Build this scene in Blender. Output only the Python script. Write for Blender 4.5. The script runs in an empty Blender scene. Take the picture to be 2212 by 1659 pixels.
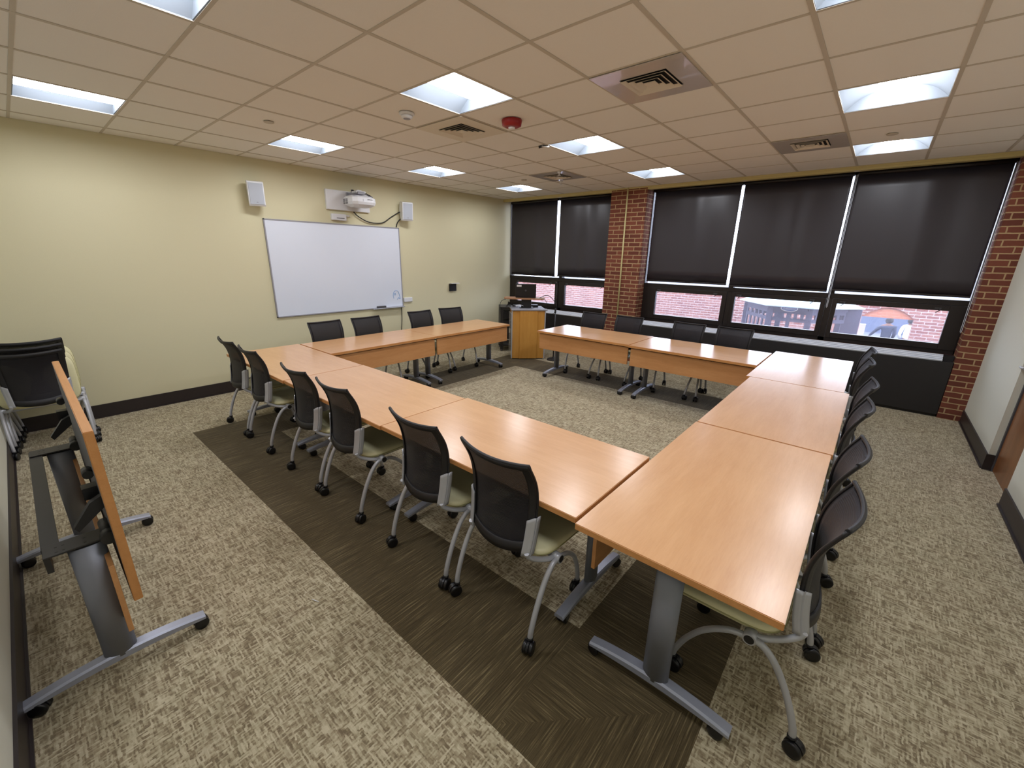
import bpy, bmesh, math, random
from mathutils import Vector, Matrix
random.seed(7)
PI = math.pi
S = bpy.context.scene
COL = S.collection

# ---------------------------------------------------------------- camera
cam_d = bpy.data.cameras.new('camera')
cam = bpy.data.objects.new('camera', cam_d)
COL.objects.link(cam)
RW = ((0.758225, 0.651775, 0.016877), (0.204153, -0.212753, -0.95554), (-0.619206, 0.72796, -0.294377))
rx, dn, fw = (Vector(r) for r in RW)
M = Matrix((rx, -dn, -fw)).transposed().to_4x4()
M.translation = Vector((6.28340, -2.10869, 1.80472))
cam.matrix_world = M
cam_d.sensor_width = 36.0
cam_d.lens = 898.856 / 2212 * 36.0
cam_d.clip_start = 0.02
cam_d.clip_end = 200
S.camera = cam

# ---------------------------------------------------------------- sky, exposure
W = bpy.data.worlds.new('sky')
S.world = W
W.use_nodes = True
bg = W.node_tree.nodes['Background']
bg.inputs[0].default_value = (0.80, 0.88, 1.0, 1)
bg.inputs[1].default_value = 8.5
LAMP = 40.0
S.view_settings.view_transform = 'Standard'
S.view_settings.look = 'None'
S.view_settings.gamma = 1
S.view_settings.use_curve_mapping = False
S.view_settings.exposure = 0.0
S.cycles.use_denoising = True
S.cycles.max_bounces = 8
S.cycles.diffuse_bounces = 5
S.cycles.transparent_max_bounces = 16
S.cycles.sample_clamp_indirect = 8
S.cycles.caustics_reflective = False
S.cycles.caustics_refractive = False

# ---------------------------------------------------------------- node helpers
def srgb(r, g, b):
    f = lambda c: (c/255/12.92) if c/255 <= 0.04045 else ((c/255+0.055)/1.055)**2.4
    return (f(r), f(g), f(b), 1)

class NT:
    def __init__(s, name):
        s.m = bpy.data.materials.new(name); s.m.use_nodes = True
        s.t = s.m.node_tree; s.b = s.t.nodes['Principled BSDF']; s.out = s.t.nodes['Material Output']
    def n(s, typ, **kw):
        x = s.t.nodes.new(typ)
        for k, v in kw.items():
            if k.startswith('i_'):
                x.inputs[k[2:].replace('_', ' ')].default_value = v
            else: setattr(x, k, v)
        return x
    def l(s, a, b): s.t.links.new(a, b)
    def val(s, x, sock):
        if hasattr(x, 'is_linked') or hasattr(x, 'links'): s.l(x, sock)
        else: sock.default_value = x
    def math(s, op, a, b=0.0, c=None):
        x = s.n('ShaderNodeMath', operation=op)
        s.val(a, x.inputs[0]); s.val(b, x.inputs[1])
        if c is not None: s.val(c, x.inputs[2])
        return x.outputs[0]
    def mix(s, f, a, b, mode='MIX'):
        x = s.n('ShaderNodeMix', data_type='RGBA', blend_type=mode)
        s.val(f, x.inputs[0]); s.val(a, x.inputs[6]); s.val(b, x.inputs[7])
        return x.outputs[2]
    def obj(s): return s.n('ShaderNodeTexCoord').outputs['Object']
    def geo(s): return s.n('ShaderNodeNewGeometry').outputs['Position']
    def mapping(s, vec, scale=(1, 1, 1), loc=(0, 0, 0), rot=(0, 0, 0)):
        x = s.n('ShaderNodeMapping'); s.l(vec, x.inputs[0])
        x.inputs[1].default_value = loc; x.inputs[2].default_value = rot; x.inputs[3].default_value = scale
        return x.outputs[0]
    def noise(s, vec, scale=5, detail=2, rough=0.5):
        x = s.n('ShaderNodeTexNoise'); s.l(vec, x.inputs['Vector'])
        x.inputs['Scale'].default_value = scale; x.inputs['Detail'].default_value = detail; x.inputs['Roughness'].default_value = rough
        return x.outputs[0]
    def ramp(s, f, stops):
        x = s.n('ShaderNodeValToRGB'); s.l(f, x.inputs[0])
        e = x.color_ramp.elements
        while len(e) < len(stops): e.new(0.5)
        for k, (p, c) in enumerate(stops): e[k].position = p; e[k].color = c
        return x.outputs[0]
    def bump(s, h, strength=0.2, dist=0.01):
        x = s.n('ShaderNodeBump'); x.inputs['Strength'].default_value = strength; x.inputs['Distance'].default_value = dist
        s.l(h, x.inputs['Height']); s.l(x.outputs[0], s.b.inputs['Normal'])
    def base(s, c):
        s.val(c, s.b.inputs['Base Color'])
    def set(s, **kw):
        for k, v in kw.items(): s.b.inputs[k.replace('_', ' ')].default_value = v
        return s

MATS = {}
def simple(name, col, rough=0.5, metal=0.0, spec=0.5, var=0.06, scale=30, bump=0.0, coat=0.0):
    t = NT(name)
    nz = t.noise(t.obj(), scale, 3)
    d = tuple(c*(1-var) for c in col[:3])+(1,); u = tuple(min(1, c*(1+var)) for c in col[:3])+(1,)
    t.base(t.mix(nz, d, u))
    t.set(Roughness=rough, Metallic=metal, Specular_IOR_Level=spec, Coat_Weight=coat)
    if bump: t.bump(nz, bump, 0.002)
    MATS[name] = t.m
    return t.m

simple('wall_paint', srgb(214, 208, 174), 0.75, var=0.02, scale=120, bump=0.15)
simple('wall_paint_white', srgb(214, 214, 200), 0.75, var=0.02, scale=120, bump=0.15)
simple('ceiling_tile', srgb(234, 231, 227), 0.95, spec=0.1, var=0.03, scale=220, bump=0.3)
simple('ceiling_tee', srgb(196, 188, 176), 0.6, spec=0.2, var=0.02)  # tees darkened: shadow of the tile edges is put into their colour
simple('edge_trim', srgb(200, 186, 130), 0.5, var=0.03)
simple('base_rubber', srgb(42, 34, 34), 0.45, var=0.08)
simple('silver', srgb(186, 188, 194), 0.38, metal=0.3, var=0.03)
simple('silver_foot', srgb(160, 165, 180), 0.36, metal=0.35, var=0.03)
simple('column_grey', srgb(132, 135, 144), 0.42, metal=0.3, var=0.03)
simple('black_plastic', srgb(24, 24, 27), 0.4, var=0.1)
simple('black_steel', srgb(46, 44, 42), 0.45, metal=0.2, var=0.1)
simple('wheel_black', srgb(17, 17, 20), 0.35, var=0.1)
simple('vinyl_cream', srgb(228, 222, 178), 0.42, var=0.05, scale=12, bump=0.1)
simple('piping_cream', srgb(170, 165, 116), 0.5, var=0.04)
simple('white_plastic', srgb(224, 226, 230), 0.4, var=0.02)
simple('speaker_grille', srgb(178, 184, 194), 0.6, var=0.06, scale=400)
simple('gray_plastic', srgb(150, 150, 158), 0.5, var=0.04)
simple('dark_gray', srgb(70, 70, 74), 0.5, var=0.05)
simple('fixture_grey', srgb(108, 115, 122), 0.5, var=0.01)  # white fixture toned to grey; lower lamp glare is put into the colour
simple('vent_metal', srgb(204, 197, 193), 0.18, coat=0.6, metal=0.1, var=0.02)
simple('vent_white', srgb(215, 205, 190), 0.5, var=0.03)
simple('vent_dark', srgb(12, 11, 11), 0.8)
simple('red_plastic', srgb(150, 22, 26), 0.35, var=0.04)
simple('bronze_frame', srgb(34, 27, 25), 0.4, metal=0.1, var=0.12)
simple('alu_bright', srgb(225, 230, 240), 0.35, metal=0.0, var=0.04)
simple('heater_black', srgb(34, 32, 33), 0.5, var=0.08)
simple('sill_brick', srgb(120, 62, 52), 0.8, var=0.25, scale=14)
simple('marker_blue', srgb(120, 165, 215), 0.6)
simple('cable_black', srgb(22, 22, 22), 0.5)
simple('conduit_cream', srgb(214, 206, 150), 0.5)
simple('tape_blue', srgb(120, 160, 200), 0.5)
simple('sticker', srgb(215, 215, 215), 0.6)
simple('text_gray', srgb(110, 112, 120), 0.6)
simple('sign_blue', srgb(70, 95, 150), 0.6)
simple('gazebo_wood', srgb(78, 76, 96), 0.7, var=0.15, scale=10)
simple('gazebo_roof', srgb(196, 220, 228), 0.6, var=0.08, scale=6)  # sky reflection on the roof is put into this pale colour
simple('concrete', srgb(176, 176, 180), 0.9, var=0.08, scale=3)
simple('asphalt', srgb(104, 108, 118), 0.9, var=0.08, scale=3)
simple('far_wall', srgb(92, 102, 126), 0.9, var=0.08, scale=2)
simple('stone_white', srgb(225, 228, 228), 0.8, var=0.03)
simple('skin', srgb(120, 82, 66), 0.6, var=0.05)
simple('hair_black', srgb(25, 22, 24), 0.7)
simple('jacket_navy', srgb(38, 46, 66), 0.8, var=0.1)
simple('shirt_white', srgb(232, 236, 232), 0.8, var=0.03)
simple('trouser_navy', srgb(60, 60, 95), 0.8, var=0.1)
simple('rubber_gray', srgb(95, 95, 100), 0.6)
simple('paper_white', srgb(235, 235, 240), 0.7)

def wood(name, c1, c2, rough=0.3, coat=0.25, axis='x'):
    t = NT(name)
    sc = (1.2, 12, 12) if axis == 'x' else ((12, 12, 1.2) if axis == 'z' else (12, 1.2, 12))
    o = t.obj()
    a = t.noise(t.mapping(o, sc), 2.2, 5, 0.6)
    b = t.noise(t.mapping(o, tuple(s*5 for s in sc)), 3, 2)
    c = t.noise(t.mapping(o, (1.6, 1.6, 1.6)), 1.3, 2)
    f = t.math('ADD', t.math('MULTIPLY', a, 0.5), t.math('ADD', t.math('MULTIPLY', b, 0.2), t.math('MULTIPLY', c, 0.3)))
    t.base(t.ramp(f, [(0.32, c1), (0.68, c2)]))
    t.set(Roughness=rough, Coat_Weight=coat, Coat_Roughness=0.22, Specular_IOR_Level=0.45)
    MATS[name] = t.m
wood('maple', srgb(210, 158, 110), srgb(226, 178, 130), 0.34, 0.6)
wood('maple_edge', srgb(188, 128, 70), srgb(206, 148, 90), 0.45, 0.1)
wood('maple_panel', srgb(184, 128, 76), srgb(204, 150, 98), 0.45, 0.1)
wood('lectern_wood', srgb(188, 130, 52), srgb(208, 154, 74), 0.4, 0.2, 'z')
wood('door_wood', srgb(112, 68, 34), srgb(150, 96, 54), 0.35, 0.2, 'z')
wood('board_wood', srgb(150, 108, 76), srgb(176, 132, 98), 0.5, 0.1)

def mesh_fabric(name, col, alpha, stripes=260):
    t = NT(name)
    o = t.obj()
    w = t.n('ShaderNodeTexWave', wave_type='BANDS', bands_direction='Z'); t.l(o, w.inputs[0])
    w.inputs['Scale'].default_value = stripes/6.28
    t.base(t.mix(w.outputs[0], tuple(c*0.55 for c in col[:3])+(1,), col))
    t.bump(w.outputs[0], 0.5, 0.002)
    t.set(Roughness=0.55, Sheen_Weight=0.05, Alpha=alpha, Specular_IOR_Level=0.3)
    MATS[name] = t.m
mesh_fabric('back_net', srgb(38, 36, 42), 0.84)
simple('back_band', srgb(24, 23, 26), 0.5, var=0.15, scale=300, bump=0.3)

# roller blind cloth
t = NT('blind_cloth')
o = t.obj()
nz = t.noise(t.mapping(o, (250, 250, 250)), 1, 2)
t.base(t.mix(nz, srgb(42, 39, 45), srgb(52, 48, 55)))
t.set(Roughness=0.34, Specular_IOR_Level=0.6); t.bump(nz, 0.12, 0.001)
MATS['blind_cloth'] = t.m

# whiteboard
t = NT('board_white')
t.base(t.mix(t.noise(t.obj(), 1.5, 3), srgb(220, 228, 242), srgb(228, 234, 246)))
t.set(Roughness=0.22, Specular_IOR_Level=0.5); MATS['board_white'] = t.m

# brick
def brick(name, c1, c2, mortar, bumpd=0.004, dark=None):
    t = NT(name)
    p = t.geo()
    sx = t.n('ShaderNodeSeparateXYZ'); t.l(p, sx.inputs[0])
    cb = t.n('ShaderNodeCombineXYZ')
    t.l(t.math('ADD', sx.outputs[0], sx.outputs[1]), cb.inputs[0]); t.l(sx.outputs[2], cb.inputs[1])
    b = t.n('ShaderNodeTexBrick', offset=0.5)
    wv = t.noise(p, 9, 3)
    dv = t.n('ShaderNodeVectorMath', operation='ADD')
    wc = t.n('ShaderNodeCombineXYZ')
    t.l(t.math('MULTIPLY', t.math('SUBTRACT', wv, 0.5), 0.012), wc.inputs[0])
    t.l(t.math('MULTIPLY', t.math('SUBTRACT', wv, 0.5), 0.010), wc.inputs[1])
    t.l(cb.outputs[0], dv.inputs[0]); t.l(wc.outputs[0], dv.inputs[1])
    t.l(dv.outputs[0], b.inputs['Vector'])
    b.inputs['Color1'].default_value = c1; b.inputs['Color2'].default_value = c2; b.inputs['Mortar'].default_value = mortar
    b.inputs['Scale'].default_value = 1; b.inputs['Brick Width'].default_value = 0.205; b.inputs['Row Height'].default_value = 0.0685
    b.inputs['Mortar Size'].default_value = 0.0075; b.inputs['Mortar Smooth'].default_value = 0.3
    nz = t.noise(p, 60, 4)
    t.base(t.mix(t.math('MULTIPLY', nz, 0.35), b.outputs[0], (0.08, 0.03, 0.02, 1), 'MIX'))
    h = t.math('ADD', t.math('MULTIPLY', t.math('SUBTRACT', 1.0, b.outputs[1]), 1.0), t.math('MULTIPLY', nz, 0.25))
    t.bump(h, 0.7, bumpd)
    t.set(Roughness=0.85, Specular_IOR_Level=0.25)
    MATS[name] = t.m
brick('brick_pier', srgb(108, 60, 48), srgb(134, 78, 60), srgb(188, 160, 120))
brick('brick_outside', srgb(144, 92, 84), srgb(174, 124, 112), srgb(206, 192, 190))
brick('brick_orange', srgb(206, 128, 98), srgb(212, 136, 104), srgb(214, 150, 122))

# carpet: light woven tiles with a dark ribbed border
t = NT('carpet')
p = t.geo()
sx = t.n('ShaderNodeSeparateXYZ'); t.l(p, sx.inputs[0])
X, Y = sx.outputs[0], sx.outputs[1]
def rng(v, a, b): return t.math('MULTIPLY', t.math('GREATER_THAN', v, a), t.math('LESS_THAN', v, b))
outer = t.math('MULTIPLY', rng(X, 1.215, 6.105), rng(Y, -1.236, 3.81))
inner = t.math('MULTIPLY', rng(X, 1.836, 5.486), rng(Y, -0.61, 3.198))
dark = t.math('SUBTRACT', outer, inner)
sideband = t.math('MULTIPLY', dark, t.math('MAXIMUM', t.math('GREATER_THAN', X, 5.486), t.math('LESS_THAN', X, 1.836)))
sideband = t.math('MULTIPLY', sideband, rng(Y, -0.61, 3.198))
corner = t.math('MULTIPLY', dark, t.math('MULTIPLY', t.math('GREATER_THAN', X, 5.486), t.math('GREATER_THAN', t.math('SUBTRACT', t.math('ADD', Y, 6.7), X), 0.0)))
sideband = t.math('MAXIMUM', sideband, corner)
dist = t.noise(p, 60, 2)
Xd = t.math('ADD', X, t.math('MULTIPLY', t.math('SUBTRACT', dist, 0.5), 0.010))
Yd = t.math('ADD', Y, t.math('MULTIPLY', t.math('SUBTRACT', t.noise(t.mapping(p, (1, 1, 1), (4, 4, 0)), 60, 2), 0.5), 0.010))
def strokes(a, b, ln, wd, seed):
    row = t.math('FLOOR', t.math('DIVIDE', b, wd))
    wn = t.n('ShaderNodeTexWhiteNoise', noise_dimensions='1D'); t.l(t.math('ADD', row, seed), wn.inputs['W'])
    cell = t.math('FLOOR', t.math('ADD', t.math('DIVIDE', a, ln), t.math('MULTIPLY', wn.outputs[0], 7.0)))
    cv = t.n('ShaderNodeCombineXYZ'); t.l(cell, cv.inputs[0]); t.l(row, cv.inputs[1]); cv.inputs[2].default_value = seed
    w2_ = t.n('ShaderNodeTexWhiteNoise', noise_dimensions='3D'); t.l(cv.outputs[0], w2_.inputs['Vector'])
    return w2_.outputs[0]
sa = strokes(Xd, Yd, .048, .0058, 1.5); sb = strokes(Yd, Xd, .036, .0062, 8.5)
sc_ = strokes(Xd, Yd, .022, .010, 21.5)
patch = t.noise(t.mapping(p, (1, 1, 1), (5, 2, 0)), 24, 1)
weave = t.mix(t.ramp(patch, [(0.44, (0, 0, 0, 1)), (0.56, (1, 1, 1, 1))]), sa, sb)
wmax = t.math('ADD', t.math('MULTIPLY', t.math('MAXIMUM', sa, sb), 0.40), t.math('ADD', t.math('MULTIPLY', weave, 0.35), t.math('MULTIPLY', sc_, 0.25)))
lc = t.ramp(wmax, [(0.22, srgb(118, 104, 82)), (0.45, srgb(152, 139, 112)), (0.66, srgb(184, 173, 144)), (0.90, srgb(206, 196, 168))])
hue = t.noise(t.mapping(p, (1, 1, 1)), 7, 3)
lc = t.mix(t.ramp(hue, [(0.46, (0, 0, 0, 1)), (0.60, (.22, .22, .22, 1))]), lc, t.mix(0.5, lc, srgb(140, 138, 108)))
lc = t.mix(t.ramp(t.noise(t.mapping(p, (1, 1, 1), (2, 9, 0)), 5, 3), [(0.50, (0, 0, 0, 1)), (0.66, (.25, .25, .25, 1))]), lc, t.mix(0.6, lc, srgb(122, 104, 84)))
fine = t.noise(p, 420, 2)
lc = t.mix(t.math('MULTIPLY', fine, 0.22), lc, srgb(110, 98, 74))
r1 = t.noise(t.mapping(p, (150, 4, 1)), 1.0, 4, 0.7)
r2 = t.noise(t.mapping(p, (4, 150, 1)), 1.0, 4, 0.7)
rr = t.math('ADD', t.math('MULTIPLY', r2, sideband), t.math('MULTIPLY', r1, t.math('SUBTRACT', 1.0, sideband)))
dc = t.ramp(rr, [(0.36, srgb(66, 55, 36)), (0.54, srgb(90, 78, 54)), (0.68, srgb(140, 125, 92))])
hue2 = t.noise(t.mapping(p, (1, 1, 1), (9, 9, 0)), 3, 2)
dc = t.mix(t.math('MULTIPLY', hue2, 0.3), dc, srgb(70, 64, 42))
t.base(t.mix(dark, lc, dc))
t.set(Roughness=0.95, Specular_IOR_Level=0.12, Sheen_Weight=0.15)
t.bump(t.math('ADD', wmax, t.math('MULTIPLY', fine, 0.6)), 0.5, 0.004)
MATS['carpet'] = t.m

# glass, net, lamps
t = NT('pane_glass')
g = t.n('ShaderNodeBsdfGlossy'); g.inputs['Roughness'].default_value = 0.02
tr = t.n('ShaderNodeBsdfTransparent'); tr.inputs[0].default_value = (0.86, 0.86, 0.90, 1)
fr = t.n('ShaderNodeFresnel'); fr.inputs[0].default_value = 1.45
mx = t.n('ShaderNodeMixShader'); t.l(fr.outputs[0], mx.inputs[0]); t.l(tr.outputs[0], mx.inputs[1]); t.l(g.outputs[0], mx.inputs[2])
df = t.n('ShaderNodeBsdfTranslucent'); df.inputs[0].default_value = (0.8, 0.8, 0.95, 1)
mx2 = t.n('ShaderNodeMixShader'); mx2.inputs[0].default_value = 0.045
t.l(mx.outputs[0], mx2.inputs[1]); t.l(df.outputs[0], mx2.inputs[2])
t.l(mx2.outputs[0], t.out.inputs[0]); MATS['pane_glass'] = t.m
t = NT('lamp_lens')
t.set(Emission_Color=(0.93, 0.94, 1.0, 1), Emission_Strength=LAMP, Roughness=0.5); t.base((0.9, 0.9, 0.9, 1))
MATS['lamp_lens'] = t.m

# ---------------------------------------------------------------- mesh helpers
class MB:
    """collects shapes into one mesh"""
    def __init__(s): s.bm = bmesh.new(); s.mi = 0; s.sm = False
    def face(s, vs, smooth=None):
        try: f = s.bm.faces.new(vs)
        except ValueError: return None
        f.material_index = s.mi; f.smooth = s.sm if smooth is None else smooth
        return f
    def box(s, c, d, rot=0.0, bev=0.0, mat=None, seg=2):
        m = (mat or Matrix()) @ Matrix.Translation(Vector(c)) @ Matrix.Rotation(rot, 4, 'Z')
        tb = bmesh.new()
        bmesh.ops.create_cube(tb, size=1.0)
        for v in tb.verts: v.co = Vector((v.co.x*d[0], v.co.y*d[1], v.co.z*d[2]))
        if bev > 0: bmesh.ops.bevel(tb, geom=tb.edges[:], offset=bev, segments=seg, affect='EDGES', profile=0.5)
        mp = {v: s.bm.verts.new(m @ v.co) for v in tb.verts}
        for f in tb.faces: s.face([mp[v] for v in f.verts], smooth=bev > 0 and len(f.verts) == 4 and f.calc_area() < 0.15*max(d)**2 and False)
        tb.free(); return s
    def b2(s, x0, x1, y0, y1, z0, z1, bev=0.0):
        return s.box(((x0+x1)/2, (y0+y1)/2, (z0+z1)/2), (x1-x0, y1-y0, z1-z0), 0, bev)
    def ring(s, c, ax1, ax2, r1, r2, n):
        return [s.bm.verts.new(c + ax1*(r1*math.cos(2*PI*k/n)) + ax2*(r2*math.sin(2*PI*k/n))) for k in range(n)]
    def tube(s, pts, r, n=10, cap=True, flat=1.0, up=None):
        pts = [Vector(p) for p in pts]; rs = r if isinstance(r, (list, tuple)) else [r]*len(pts)
        prev = None; ref = Vector(up) if up else None; rings = []
        for i, p in enumerate(pts):
            d = (pts[min(i+1, len(pts)-1)] - pts[max(i-1, 0)]).normalized()
            if ref is None:
                ref = Vector((0, 0, 1)) if abs(d.z) < 0.9 else Vector((1, 0, 0))
            a = (ref - d*ref.dot(d)).normalized()
            if not up: ref = a
            b = d.cross(a)
            rings.append(s.ring(p, a, b, rs[i]*flat, rs[i], n))
        for A, B in zip(rings, rings[1:]):
            for k in range(n): s.face([A[k], A[(k+1) % n], B[(k+1) % n], B[k]], True)
        if cap: s.face(rings[0][::-1], False); s.face(rings[-1], False)
        return s
    def cyl(s, a, b, r, n=20): return s.tube([a, b], r, n)
    def lathe(s, prof, c=(0, 0, 0), n=28, mat=None):
        c = Vector(c); m = mat or Matrix()
        rings = []
        for r, z in prof:
            rings.append([s.bm.verts.new(m @ (c + Vector((r*math.cos(2*PI*k/n), r*math.sin(2*PI*k/n), z)))) for k in range(n)])
        for A, B in zip(rings, rings[1:]):
            for k in range(n): s.face([A[k], A[(k+1) % n], B[(k+1) % n], B[k]], True)
        s.face(rings[0][::-1], False); s.face(rings[-1], False)
        return s
    def prism(s, poly, h, mat=None):
        """poly in the local xy plane, extruded along local z from 0 to h"""
        m = mat or Matrix()
        A = [s.bm.verts.new(m @ Vector((x, y, 0))) for x, y in poly]; B = [s.bm.verts.new(m @ Vector((x, y, h))) for x, y in poly]
        s.face(A[::-1], False); s.face(B, False)
        k = len(poly)
        for i in range(k): s.face([A[i], A[(i+1) % k], B[(i+1) % k], B[i]], False)
        return s
    def surf(s, f, nu, nv, th=0.0, smooth=True):
        """surface f(u,v)->(point, normal); with thickness"""
        def grid(off):
            return [[s.bm.verts.new(Vector(f(i/nu, j/nv)[0]) + Vector(f(i/nu, j/nv)[1])*off) for j in range(nv+1)] for i in range(nu+1)]
        G = grid(0)
        for i in range(nu):
            for j in range(nv): s.face([G[i][j], G[i+1][j], G[i+1][j+1], G[i][j+1]], smooth)
        if th:
            H = grid(-th)
            for i in range(nu):
                for j in range(nv): s.face([H[i][j], H[i][j+1], H[i+1][j+1], H[i+1][j]], smooth)
            for i in range(nu):
                s.face([G[i][0], H[i][0], H[i+1][0], G[i+1][0]], False); s.face([G[i][nv], G[i+1][nv], H[i+1][nv], H[i][nv]], False)
            for j in range(nv):
                s.face([G[0][j], G[0][j+1], H[0][j+1], H[0][j]], False); s.face([G[nu][j], H[nu][j], H[nu][j+1], G[nu][j+1]], False)
        return s
    def build(s, name, mats, parent=None, fix=True):
        if fix: bmesh.ops.recalc_face_normals(s.bm, faces=s.bm.faces[:])
        me = bpy.data.meshes.new(name); s.bm.to_mesh(me); s.bm.free()
        for m in (mats if isinstance(mats, (list, tuple)) else [mats]): me.materials.append(MATS[m])
        o = bpy.data.objects.new(name, me); COL.objects.link(o)
        if parent: o.parent = parent
        return o

def tag(o, label=None, cat=None, group=None, kind=None):
    if label: o['label'] = label
    if cat: o['category'] = cat
    if group: o['group'] = group
    if kind: o['kind'] = kind
    return o
def struct(o, label=None, cat=None): return tag(o, label, cat, None, 'structure')
def thing(name, loc, rz, label, cat, group=None):
    o = bpy.data.objects.new(name, None); COL.objects.link(o)
    o.empty_display_size = 0.1; o.location = loc; o.rotation_euler = (0, 0, rz)
    return tag(o, label, cat, group)
def copy_tree(o, parent=None):
    kids = list(o.children)
    c = o.copy(); COL.objects.link(c); c.parent = parent
    for k in kids: copy_tree(k, c)
    return c
def spline(pts, n=6):
    P = [Vector(p) for p in pts]; out = []
    for i in range(len(P)-1):
        a, b, c, d = P[max(i-1, 0)], P[i], P[i+1], P[min(i+2, len(P)-1)]
        for k in range(n):
            t_ = k/n
            out.append(0.5*((2*b) + (c-a)*t_ + (2*a-5*b+4*c-d)*t_*t_ + (3*b-a-3*c+d)*t_**3))
    out.append(P[-1]); return out
def text_mesh(name, body, size, mat, loc, rot, parent=None, ext=0.0005, shear=0.0):
    cu = bpy.data.curves.new(name, 'FONT'); cu.body = body; cu.size = size; cu.extrude = ext; cu.align_x = 'CENTER'; cu.align_y = 'CENTER'; cu.shear = shear
    tmp = bpy.data.objects.new(name, cu); COL.objects.link(tmp)
    dg = bpy.context.evaluated_depsgraph_get()
    me = bpy.data.meshes.new_from_object(tmp.evaluated_get(dg)); bpy.data.objects.remove(tmp)
    o = bpy.data.objects.new(name, me); COL.objects.link(o); me.materials.clear(); me.materials.append(MATS[mat])
    o.location = loc; o.rotation_euler = rot
    if parent: o.parent = parent
    return o

# ---------------------------------------------------------------- the room
H = 2.922; YN = -2.454; XD = 7.36; YC = 4.90; TS = 0.6096; GX = 3.352; GY = 0.0
m = MB(); m.b2(-0.2, 7.62, YN-0.2, 5.35, -0.12, 0.0); struct(m.build('floor', 'carpet'))
m = MB(); m.b2(-0.12, 0.0, YN-0.12, 5.30, 0, 3.3); struct(m.build('wall_left', 'wall_paint'))
m = MB(); m.b2(0.0, 7.6, YN-0.12, YN, 0, 3.3); struct(m.build('wall_near', 'wall_paint_white'))
DY0, DY1, DH = 2.56, 3.36, 2.13
m = MB()
m.b2(XD, XD+0.12, YN, DY0, 0, 3.3); m.b2(XD, XD+0.12, DY1, 5.30, 0, 3.3); m.b2(XD, XD+0.12, DY0, DY1, DH, 3.3)
struct(m.build('wall_right', 'wall_paint_white'))
# baseboards with toe
def baseboard(name, pts):
    m = MB()
    for (x0, y0, x1, y1, nx, ny) in pts:
        m.b2(min(x0, x1, x0+nx*.012, x1+nx*.012), max(x0, x1, x0+nx*.012, x1+nx*.012), min(y0, y1, y0+ny*.012, y1+ny*.012), max(y0, y1, y0+ny*.012, y1+ny*.012), 0.0, 0.148)
        m.b2(min(x0, x1, x0+nx*.022, x1+nx*.022), max(x0, x1, x0+nx*.022, x1+nx*.022), min(y0, y1, y0+ny*.022, y1+ny*.022), max(y0, y1, y0+ny*.022, y1+ny*.022), 0.0, 0.012)
    struct(m.build(name, 'base_rubber'))
baseboard('baseboard_left', [(0, YN+.012, 0, 5.0, 1, 0)])
baseboard('baseboard_near', [(0, YN, 7.36, YN, 0, 1)])
baseboard('baseboard_right', [(XD, YN+.012, XD, DY0, -1, 0), (XD, DY1, XD, 4.90, -1, 0), (XD+.045, DY1, XD-.012, DY1, 0, -1)])

# fixtures sit in these ceiling cells (i along y, j along x)
LIGHTS = [(i, j) for i in (-3, 0, 3, 6) for j in (-4, 0, 4)]
m = MB(); m.mi = 0
jx = list(range(-6, 8)); iy = list(range(-5, 9))
for j in jx:
    x0 = max(0.0, GX+j*TS); x1 = min(XD, GX+(j+1)*TS)
    if x1 <= x0: continue
    for i in iy:
        if (i, j) in LIGHTS: continue
        y0 = max(YN, GY+i*TS); y1 = min(YC, GY+(i+1)*TS)
        if y1 <= y0: continue
        m.b2(x0+.006, x1-.006, y0+.006, y1-.006, H, H+0.02)
m.mi = 1
for j in jx:
    x = GX+j*TS
    if 0.02 < x < XD-0.02: m.b2(x-.012, x+.012, YN, YC, H-.004, H+.03)
for i in iy:
    y = GY+i*TS
    if YN+.02 < y < YC-.02: m.b2(0, XD, y-.010, y+.010, H-.003, H+.029)
struct(m.build('ceiling', ['ceiling_tile', 'ceiling_tee']))
m = MB(); m.b2(-0.12, 7.62, YN-.12, 5.45, 3.3, 3.42); struct(m.build('ceiling_slab', 'concrete'))
m = MB(); m.mi = 0
m.b2(0, XD, YC, YC+0.02, 2.872, 3.3); m.b2(0, XD, YC-.012, YC, 2.898, 2.922); m.b2(0, XD, YC+.02, YC+.10, 2.872, 2.885)
struct(m.build('trim_1', 'edge_trim'))
# wall head above the windows, brick piers
m = MB(); m.b2(0, XD+.12, 5.0, 5.30, 2.90, 3.3); struct(m.build('wall_window', 'bronze_frame'))
PM0, PM1, PR0 = 2.492, 3.135, 7.150
m = MB(); m.b2(PM0, PM1, YC-.004, 5.30, 0, H-.001); struct(m.build('wall_pier_middle', 'brick_pier'))
m = MB(); m.b2(PR0, XD+.12, YC-.004, 5.30, 0, H-.001); struct(m.build('wall_pier_right', 'brick_pier'))
m = MB()
m.tube([(2.805, YC-.014, 0.72), (2.795, YC-.014, H)], 0.013, 8)
tag(m.build('conduit', 'conduit_cream'), 'thin cream conduit running up the brick pier between the windows', 'conduit')
# wall under the windows
m = MB(); m.b2(0, PM0, 5.12, 5.28, 0, .74); m.b2(PM1, PR0, 5.12, 5.28, 0, .74); struct(m.build('wall_below_windows', 'sill_brick'))

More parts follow.
